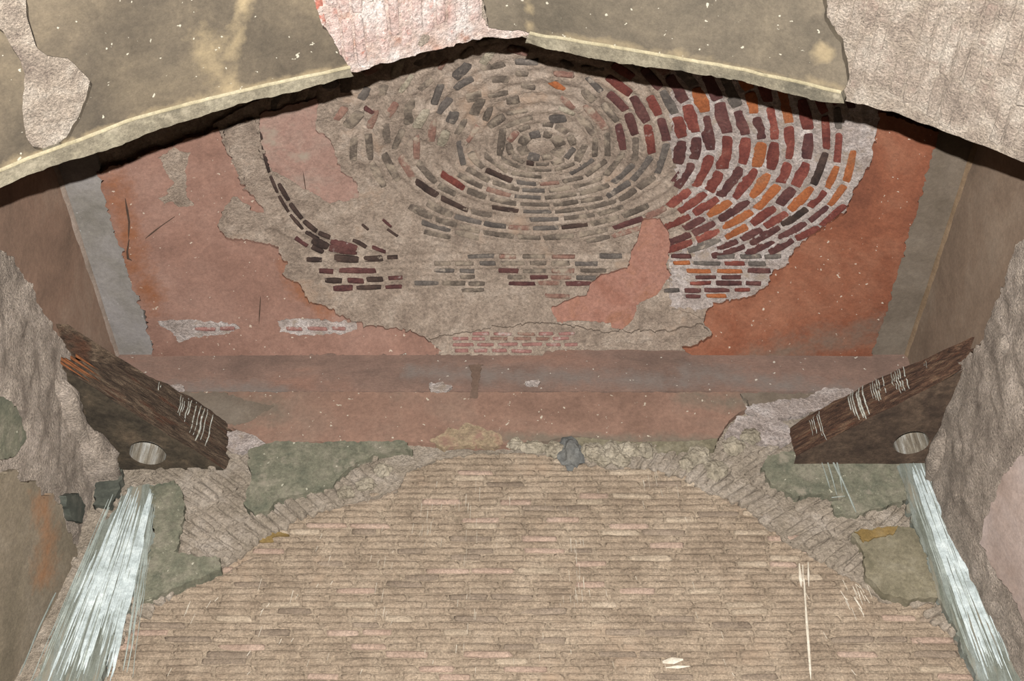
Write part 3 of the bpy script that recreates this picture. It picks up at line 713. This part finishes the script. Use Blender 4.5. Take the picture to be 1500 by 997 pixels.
# brick arch ring: bricks on edge, pointing to the arch, under remains of plaster
ab = np.array(AP[2:-2]); seg = np.concatenate([[0], np.cumsum(np.hypot(*np.diff(ab, axis=0).T))])
sm = np.arange(0, seg[-1], .02); ax = np.interp(sm, seg, ab[:, 0]); az = np.interp(sm, seg, ab[:, 1])
kk = 41; pad = kk//2
def smooth(a): return np.convolve(np.pad(a, pad, mode='edge'), np.ones(kk)/kk, 'valid')
ax2, az2 = smooth(ax), smooth(az); tx = np.gradient(ax2); tz = np.gradient(az2); tl = np.hypot(tx, tz); nx, nz_ = -tz/tl, tx/tl
cnt = 0
for row in range(4):
    s = random.uniform(0, .03)
    while s < sm[-1]:
        i = min(int(s/.02), len(sm)-1); s += random.uniform(.050, .062)
        dist = .10+row*.205+random.uniform(-.02, .02)
        x = ax2[i]+nx[i]*dist; z = az2[i]+nz_[i]*dist
        u, v, _ = project((x, YB, z))
        if abs(x) > 2.37 or z > 6.27 or abs(x) < .75 or v > 1000 or u < 40 or cnt >= 295: continue
        if inside(np.array(ARCH), np.array([u]), np.array([v]))[0]: continue
        lean = .28*(-1 if x < 0 else 1)
        T = np.array([nx[i]+lean*tx[i]/tl[i], 0, nz_[i]+lean*tz[i]/tl[i]])
        brick_obj('brick', frame((x, YB+.016, z), T, (random.uniform(-.06, .06), -1, random.uniform(-.06, .06)), random.uniform(.17, .21), random.uniform(.042, .054), random.uniform(.012, .03)), 'spandrel_brick', back); cnt += 1
print('voussoirs', cnt)
for mm, pts in (('green_plaster', [(368,662),(400,652),(500,652),(590,650),(604,662),(560,668),(522,680),(502,700),(492,715),(470,722),(430,730),(406,736),(395,752),(375,757),(359,746),(362,720),(371,700),(362,685)]),
                ('green_plaster', [(222,716),(255,711),(270,725),(273,760),(262,800),(256,813),(290,820),(322,821),(324,840),(300,850),(250,868),(212,886),(198,884),(212,830),(228,790),(226,750)]),
                ('dark_green_plaster', [(150,690),(178,688),(181,705),(172,735),(160,746),(140,742),(142,715)]),
                ('green_plaster', [(1117,690),(1125,672),(1160,665),(1200,672),(1290,672),(1330,688),(1330,735),(1290,746),(1255,762),(1220,756),(1214,741),(1236,735),(1200,730),(1160,731),(1130,715)]),
                ('olive_plaster', [(1248,786),(1270,780),(1310,775),(1345,778),(1356,820),(1378,878),(1330,883),(1290,871),(1265,846),(1262,810)])):
    sheet('plaster_patch', cz(pts), S_BACK, .025, .032, .07, mm, back, amp=.006, ns=8, jit=.012)
sheet('ochre_stain', cz([(1250,785),(1285,778),(1312,776),(1306,788),(1280,794),(1262,800)]), S_BACK, .015, .042, .01, 'ochre_stain', back, amp=.003, ns=20, jit=.012)
# white runs below the pivot holes
washL = [(196,718),(232,714),(230,760),(228,800),(205,840),(195,895),(170,930),(150,1000),(95,1180),(-30,1180),(62,980),(90,905),(120,835),(150,775),(170,745)]
washR = [(1312,684),(1345,674),(1378,690),(1396,745),(1412,780),(1450,860),(1490,930),(1510,970),(1610,1180),(1470,1180),(1430,1000),(1400,935),(1370,870),(1345,800),(1328,745)]
sheet('dropping_wash', cz(washL), S_BACK, .025, .028, .05, 'dropping_wash', back, amp=.010, ns=12, jit=.014)
sheet('dropping_wash', cz(washR), S_BACK, .025, .036, .05, 'dropping_wash', back, amp=.008, ns=12, jit=.014)
def runs(x0, x1, v0, b0, b1, vend, n, mm, wmin, wmax, sgn):
    L_ = []
    for _ in range(n):
        t = random.random()**.9; a = random.random()*.45; b = random.uniform(.45, 1.)
        ut, ub = x0+(x1-x0)*t, b0+(b1-b0)*t
        pts = [(ut+(ub-ut)*q+random.uniform(-1.2, 1.2), v0+(vend-v0)*q) for q in np.linspace(a, b, 7)]
        L_.append((pts, random.uniform(wmin, wmax)))
    return L_
strip('dropping_runs', runs(180,230,720, 55,165,1010, 80, '', .8, 3, 1), S_BACK, .044, 'dropping_white', back)
strip('dropping_runs', runs(165,236,720, 40,196,1010, 70, '', .8, 2.2, 1), S_BACK, .042, 'dropping_thin', back)
strip('dropping_runs', runs(1328,1366,684, 1440,1512,1010, 75, '', .8, 3, 1), S_BACK, .049, 'dropping_white', back)
strip('dropping_runs', runs(1318,1372,684, 1425,1525,1010, 70, '', .8, 2.2, 1), S_BACK, .047, 'dropping_thin', back)
strip('dropping_runs', [([(1213,672),(1232,710),(1252,757)], 3), ([(1222,675),(1228,700),(1232,728)], 2), ([(1208,675),(1217,705),(1224,732)], 2), ([(1200,678),(1209,705),(1214,722)], 1.5), ([(1216,735),(1236,733)], 4)], S_BACK, .046, 'dropping_thin', back)

# ---- infill bricks, thin courses
items = []; z = 4.05; ib = np.array(AP)
while z < 6.42:
    hh = .0425; x = -2.5+random.uniform(0, .15)
    while x < 2.5:
        ln = random.uniform(.14, .26); u, v, _ = project((x+ln/2, YI, z))
        if inside(np.array(ARCH)+np.array([0, -22]), np.array([u]), np.array([v]))[0] or inside(np.array(ARCH), np.array([u]), np.array([v]))[0]:
            mm = random.choices(['infill_brick', 'infill_brick_pale', 'infill_brick_dark', 'infill_brick_pink'], [80, 6, 8, 6])[0]
            items.append((frame((x+ln/2, YI-.002, z+random.uniform(-.003, .003)), (1, 0, random.uniform(-.015, .015)), (random.uniform(-.05, .05), -1, random.uniform(-.08, .08)), ln*.985, hh*random.uniform(.72, .9), random.uniform(.006, .012)), mm))
        x += ln+.006
    z += hh
brick_pile('brick_courses', items, infill); print('infill bricks', len(items))
L_ = [([(1170,828),(1172,850),(1173,862)], 4), ([(1175,830),(1176,855)], 4), ([(1177,850),(1180,900),(1183,940),(1187,998)], 3), ([(1183,826),(1184,862)], 2.5), ([(970,972),(1000,968)], 8), ([(975,980),(1010,978)], 4)]
for c_, n_, a_, b_ in ((628, 14, 740, 800), (688, 12, 700, 830), (690, 8, 860, 960), (840, 26, 790, 890), (1255, 16, 850, 895), (1240, 6, 850, 880), (560, 10, 760, 900), (420, 6, 840, 960), (292, 4, 880, 905), (960, 8, 690, 740)):
    for _ in range(n_):
        u = random.gauss(c_, 9 if n_ > 8 else 22); v = random.uniform(a_, b_); L_.append(([(u, v), (u+(u-750)*.0024*6, v+random.uniform(6, 20))], random.uniform(1, 2.2)))
for _ in range(60):
    u = random.uniform(250, 1250); v = random.uniform(700, 990); L_.append(([(u, v), (u+(u-750)*.002*6, v+random.uniform(4, 12))], random.uniform(1, 2)))
strip('lime_runs', [l for l in L_ if inside(np.array(ARCH), np.array([l[0][0][0]]), np.array([l[0][0][1]]))[0]], S_INF, .022, 'lime_pale', infill)
sheet('ochre_stain', px(S_INF, [(372,795),(385,785),(410,783),(425,786),(400,790),(402,797),(385,798)]), S_INF, .02, .022, .02, 'ochre_stain', infill, jit=.004)
strip('mortar_crack', [([(505,742),(525,741),(560,733),(590,715)], 2.5), ([(325,848),(345,835),(370,820),(400,820)], 2.5), ([(228,905),(248,912)], 3), ([(1060,735),(1100,745),(1145,780)], 2), ([(1340,940),(1370,960),(1400,985)], 2.5)], S_INF, .024, 'infill_brick_dark', infill)

# ================================================================== SIDE WALL DETAIL
sheet('plaster_coat', [(-.4, 4.9), (2.6, 5.2)]+px(S_LL, [(-60,690),(15,688),(24,705),(40,708),(52,728),(70,722),(86,758),(98,790),(108,815),(75,900),(30,980)])+[(5.2, 2.6), (5.1, .9), (-.4, .9)], S_LL, .04, .034, .07, 'lower_brown_plaster', wall_l, amp=.006, ns=5, jit=.015, tint=[([(62,735),(70,790),(62,850)], 34, .5)])
sheet('plaster_coat', px(S_LL, [(-60,570),(0,582),(18,600),(28,640),(12,668),(-40,676)]), S_LL, .03, .034, .07, 'green_plaster', wall_l, amp=.005, ns=6, jit=.012)
sheet('plaster_coat', px(S_LL, [(88,724),(106,721),(116,742),(112,765),(98,764),(88,740)]), S_LL, .03, .034, .05, 'dark_green_plaster', wall_l, amp=.005, ns=6, jit=.01)
strip('lime_run', [([(70,868),(45,920),(14,996)], 5)], S_LL, .046, 'dropping_thin', wall_l)
sheet('plaster_coat', [(-.4, 5.2), (2.6, 5.6)]+px(S_LR, [(1560,640),(1502,672),(1478,698),(1462,735),(1444,790),(1462,830),(1490,870),(1530,960)])+[(4.6, 2.6), (4.9, .9), (-.4, .9)], S_LR, .04, .034, .07, 'lower_pink_plaster', wall_r, amp=.006, ns=5, jit=.015)

def lump(par, c, r, material, seed):
    bm = bmesh.new(); bmesh.ops.create_icosphere(bm, subdivisions=4, radius=1)
    co = np.array([tuple(q.co) for q in bm.verts]); nz = fbm(co*2.4+seed, 4, 5)
    for q, n_ in zip(bm.verts, nz):
        k = q.co*(1+.35*n_); q.co = Vector((c[0]+k.x*r[0], c[1]+k.y*r[1], c[2]+k.z*r[2]))
    me = bpy.data.meshes.new('mortar_lump'); bm.to_mesh(me); bm.free(); me.polygons.foreach_set('use_smooth', [True]*len(me.polygons))
    link('mortar_lump', me, material, par)
lump(wall_l, (-2.43, 5.45, 6.03), (.19, .30, .085), 'rough_wall', 3)
lump(wall_l, (-2.50, 5.05, 6.02), (.17, .40, .10), 'rough_wall', 8)
lump(wall_r, (2.46, 5.42, 6.02), (.10, .30, .09), 'rough_wall', 5)
# ================================================================== TIMBER BLOCKS with pivot holes
def timber(sg, A, B, zb, hA, hB, hM, hole, hr, mf, mu, label):
    """corner block: long weathered face from A (side wall) to B (back wall), flat underside with a round pivot hole"""
    root = bpy.data.objects.new('timber_block', None); COL.objects.link(root)
    root.location = (hole[0], hole[1], zb); root['label'] = label; root['category'] = 'timber block'; root['group'] = 'corner timbers with door pivot holes'
    org = np.array([hole[0], hole[1], zb])
    A, B = np.array(A), np.array(B); n = 90; t = np.linspace(0, 1, n)
    d = B-A; ln = np.linalg.norm(d); d /= ln; nr = np.array([d[1]*1., -d[0]])
    if nr[1] > 0: nr = -nr
    m = 16; V = []; Fc = []
    G = np.zeros((n, m+1, 3)); wob = fbm(np.c_[t*11, t*0+sg, t*0], 3, 9)
    for j in range(m+1):
        s = j/m; h_ = hA+(hB-hA)*t+hM*np.sin(math.pi*t)+.018*fbm(np.c_[t*14, t*0+5+sg, t*0], 3, 4)
        groove = .022*fbm(np.c_[t*5, np.full(n, s*9+sg*3), t*0], 4, 8)-.03*np.clip(fbm(np.c_[t*3, np.full(n, s*14+3), t*0], 2, 6)-.25, 0, 1)
        bul = .02*math.sin(math.pi*s)
        p = A[None, :]+d[None, :]*(t*ln)[:, None]+nr[None, :]*(groove*(1 if 0 < j else .4)+bul)[:, None]
        G[:, j, :2] = p; G[:, j, 2] = zb+h_*s+(.008*wob if j == 0 else 0)
    V = [q for r_ in G for q in r_]; k = m+1
    for i in range(n-1):
        for j in range(m): Fc.append((i*k+j, i*k+j+1, (i+1)*k+j+1, (i+1)*k+j))
    face = link('weathered_face', pymesh('weathered_face', np.array(V)-org, Fc), mf, root)
    # underside with hole, top and end faces
    hyp = G[:, 0, :2]; back_ = np.array([[A[0]+sg*.10, YB+.06], ]); Cn = [(A[0]+sg*.12, YB+.05)]
    bd = [tuple(p) for p in hyp]+[(B[0], YB+.05), (A[0]+sg*.12, YB+.05), (A[0]+sg*.12, A[1])]
    hc = [(hole[0]+hr*math.cos(a)*(1+.03*math.sin(3*a)), hole[1]+hr*math.sin(a)) for a in np.linspace(0, 2*math.pi, 33)[:-1]]
    class Un(Surf):
        def P(s, a, b): return np.stack([a, b, zb+0*a], 1), np.tile([0., 0, -1], (len(a), 1))
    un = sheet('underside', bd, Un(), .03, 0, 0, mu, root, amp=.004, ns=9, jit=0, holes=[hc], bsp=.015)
    class Tp(Surf):
        def P(s, a, b): return np.stack([a, b, zb+max(hA, hB)-.02+0*a], 1), np.tile([0., 0, 1], (len(a), 1))
    tp = sheet('top_face', [tuple(p) for p in G[:, m, :2]][::6]+bd[-3:], Tp(), .1, 0, .0, mf, root, jit=0)
    V = []; Fc = []; q = len(hc)
    for z_ in np.linspace(zb-.001, zb+.16, 6):
        for x_, y_ in hc: V.append((x_, y_, z_))
    for r_ in range(5):
        for i in range(q): Fc.append((r_*q+i, r_*q+(i+1) % q, (r_+1)*q+(i+1) % q, (r_+1)*q+i))
    Fc.append(tuple(5*q+i for i in range(q)))
    so = link('pivot_hole', pymesh('pivot_hole', np.array(V)-org, Fc), 'socket_wall', root, label='round pivot hole streaked with white')
    for o in (un, tp):
        co = np.array([v.co for v in o.data.vertices])-org
        o.data.vertices.foreach_set('co', co.ravel().astype(np.float32)); o.data.update()
    return root, G, org
def on_face(G, s, f0, f1, width, org, nr_y=-1):
    """a run of droppings down the weathered face at fraction s"""
    n, k = G.shape[:2]; out = []
    for f in np.linspace(f0, f1, 6):
        i = s*(n-1); j = f*(k-1); i0, j0 = int(i), int(j); out.append(G[min(i0, n-1), min(j0, k-1)])
    return out
def face_runs(root, G, org, runs_, mm):
    runs_ = [(s+random.uniform(-.004, .004)+k*random.uniform(.006, .012), f0-random.random()*.1*k, f1+random.random()*.25*k, w*random.uniform(.35, .75)) for s, f0, f1, w in runs_ for k in (0, 1)]
    V = []; Fc = []; d = G[-1, 0]-G[0, 0]; d[2] = 0; d = d/np.linalg.norm(d); nr = np.array([d[1], -d[0], 0]); nr = nr if nr[1] < 0 else -nr
    for s, f0, f1, w_ in runs_:
        pts = on_face(G, s, f0, f1, w_, org); k = len(V)
        for i, p in enumerate(pts):
            w2 = w_*(.5 if i in (0, len(pts)-1) else 1)
            V += [p-d*w2/2+nr*.004, p+nr*.008, p+d*w2/2+nr*.004]
        for i in range(len(pts)-1):
            a = k+3*i; Fc += [(a, a+1, a+4, a+3), (a+1, a+2, a+5, a+4)]
    link('dropping_runs', pymesh('dropping_runs', np.array(V)-org, Fc), mm, root, kind='stuff')
def at_z(u, v, z):
    d = ray(u, v); t = (z-CAMZ)/d[2]; return d[0]*t, d[1]*t
ZB = 6.10
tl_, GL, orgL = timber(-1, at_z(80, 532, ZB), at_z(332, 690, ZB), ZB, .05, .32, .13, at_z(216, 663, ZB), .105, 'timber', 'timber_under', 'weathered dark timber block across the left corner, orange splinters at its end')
face_runs(tl_, GL, orgL, [(.66, .95, .55, .012), (.675, .9, .45, .01), (.70, .95, .4, .012), (.755, .95, .3, .014), (.775, .9, .25, .012), (.79, .85, .2, .016), (.81, .95, .3, .010), (.84, .9, .2, .008), (.52, .95, .7, .008)], 'dropping_run')
for k_ in range(5):
    V = []; p = GL[2+k_*2, int(3+k_*2.4)]; d = GL[-1, 0]-GL[0, 0]; d[2] = 0; d /= np.linalg.norm(d); L0 = random.uniform(.12, .22)
    o3 = np.array([.0, -.02-.006*k_, .0]); w_ = .012
    a0 = p+o3-d*.02; b0 = p+o3+d*L0+np.array([0, 0, -.02*random.random()])
    V = [a0+np.array([0, 0, -w_]), a0+np.array([0, -w_, 0]), a0+np.array([0, 0, w_]), a0+np.array([0, w_, 0]), b0]
    link('splinter', pymesh('splinter', np.array(V)-orgL, [(0, 1, 4), (1, 2, 4), (2, 3, 4), (3, 0, 4), (3, 2, 1, 0)], False), 'splinter_wood', tl_, label='orange split end of the wood')
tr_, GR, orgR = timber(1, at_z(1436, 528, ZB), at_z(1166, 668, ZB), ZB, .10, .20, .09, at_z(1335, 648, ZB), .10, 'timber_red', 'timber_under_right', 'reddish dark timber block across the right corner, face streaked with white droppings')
face_runs(tr_, GR, orgR, [(.36, 1, .2, .010), (.375, .95, .3, .012), (.39, 1, .35, .010), (.405, .9, .2, .012), (.42, 1, .5, .008), (.47, 1, .4, .008), (.50, .95, .3, .012), (.53, 1, .35, .008), (.57, 1, .25, .014), (.585, .95, .1, .016), (.60, 1, .05, .014), (.615, .9, .1, .012), (.63, 1, .1, .010), (.645, 1, .2, .012), (.83, .95, .05, .012), (.86, .9, .3, .008), (.88, .8, .3, .006), (.24, .95, .6, .008)], 'dropping_run')
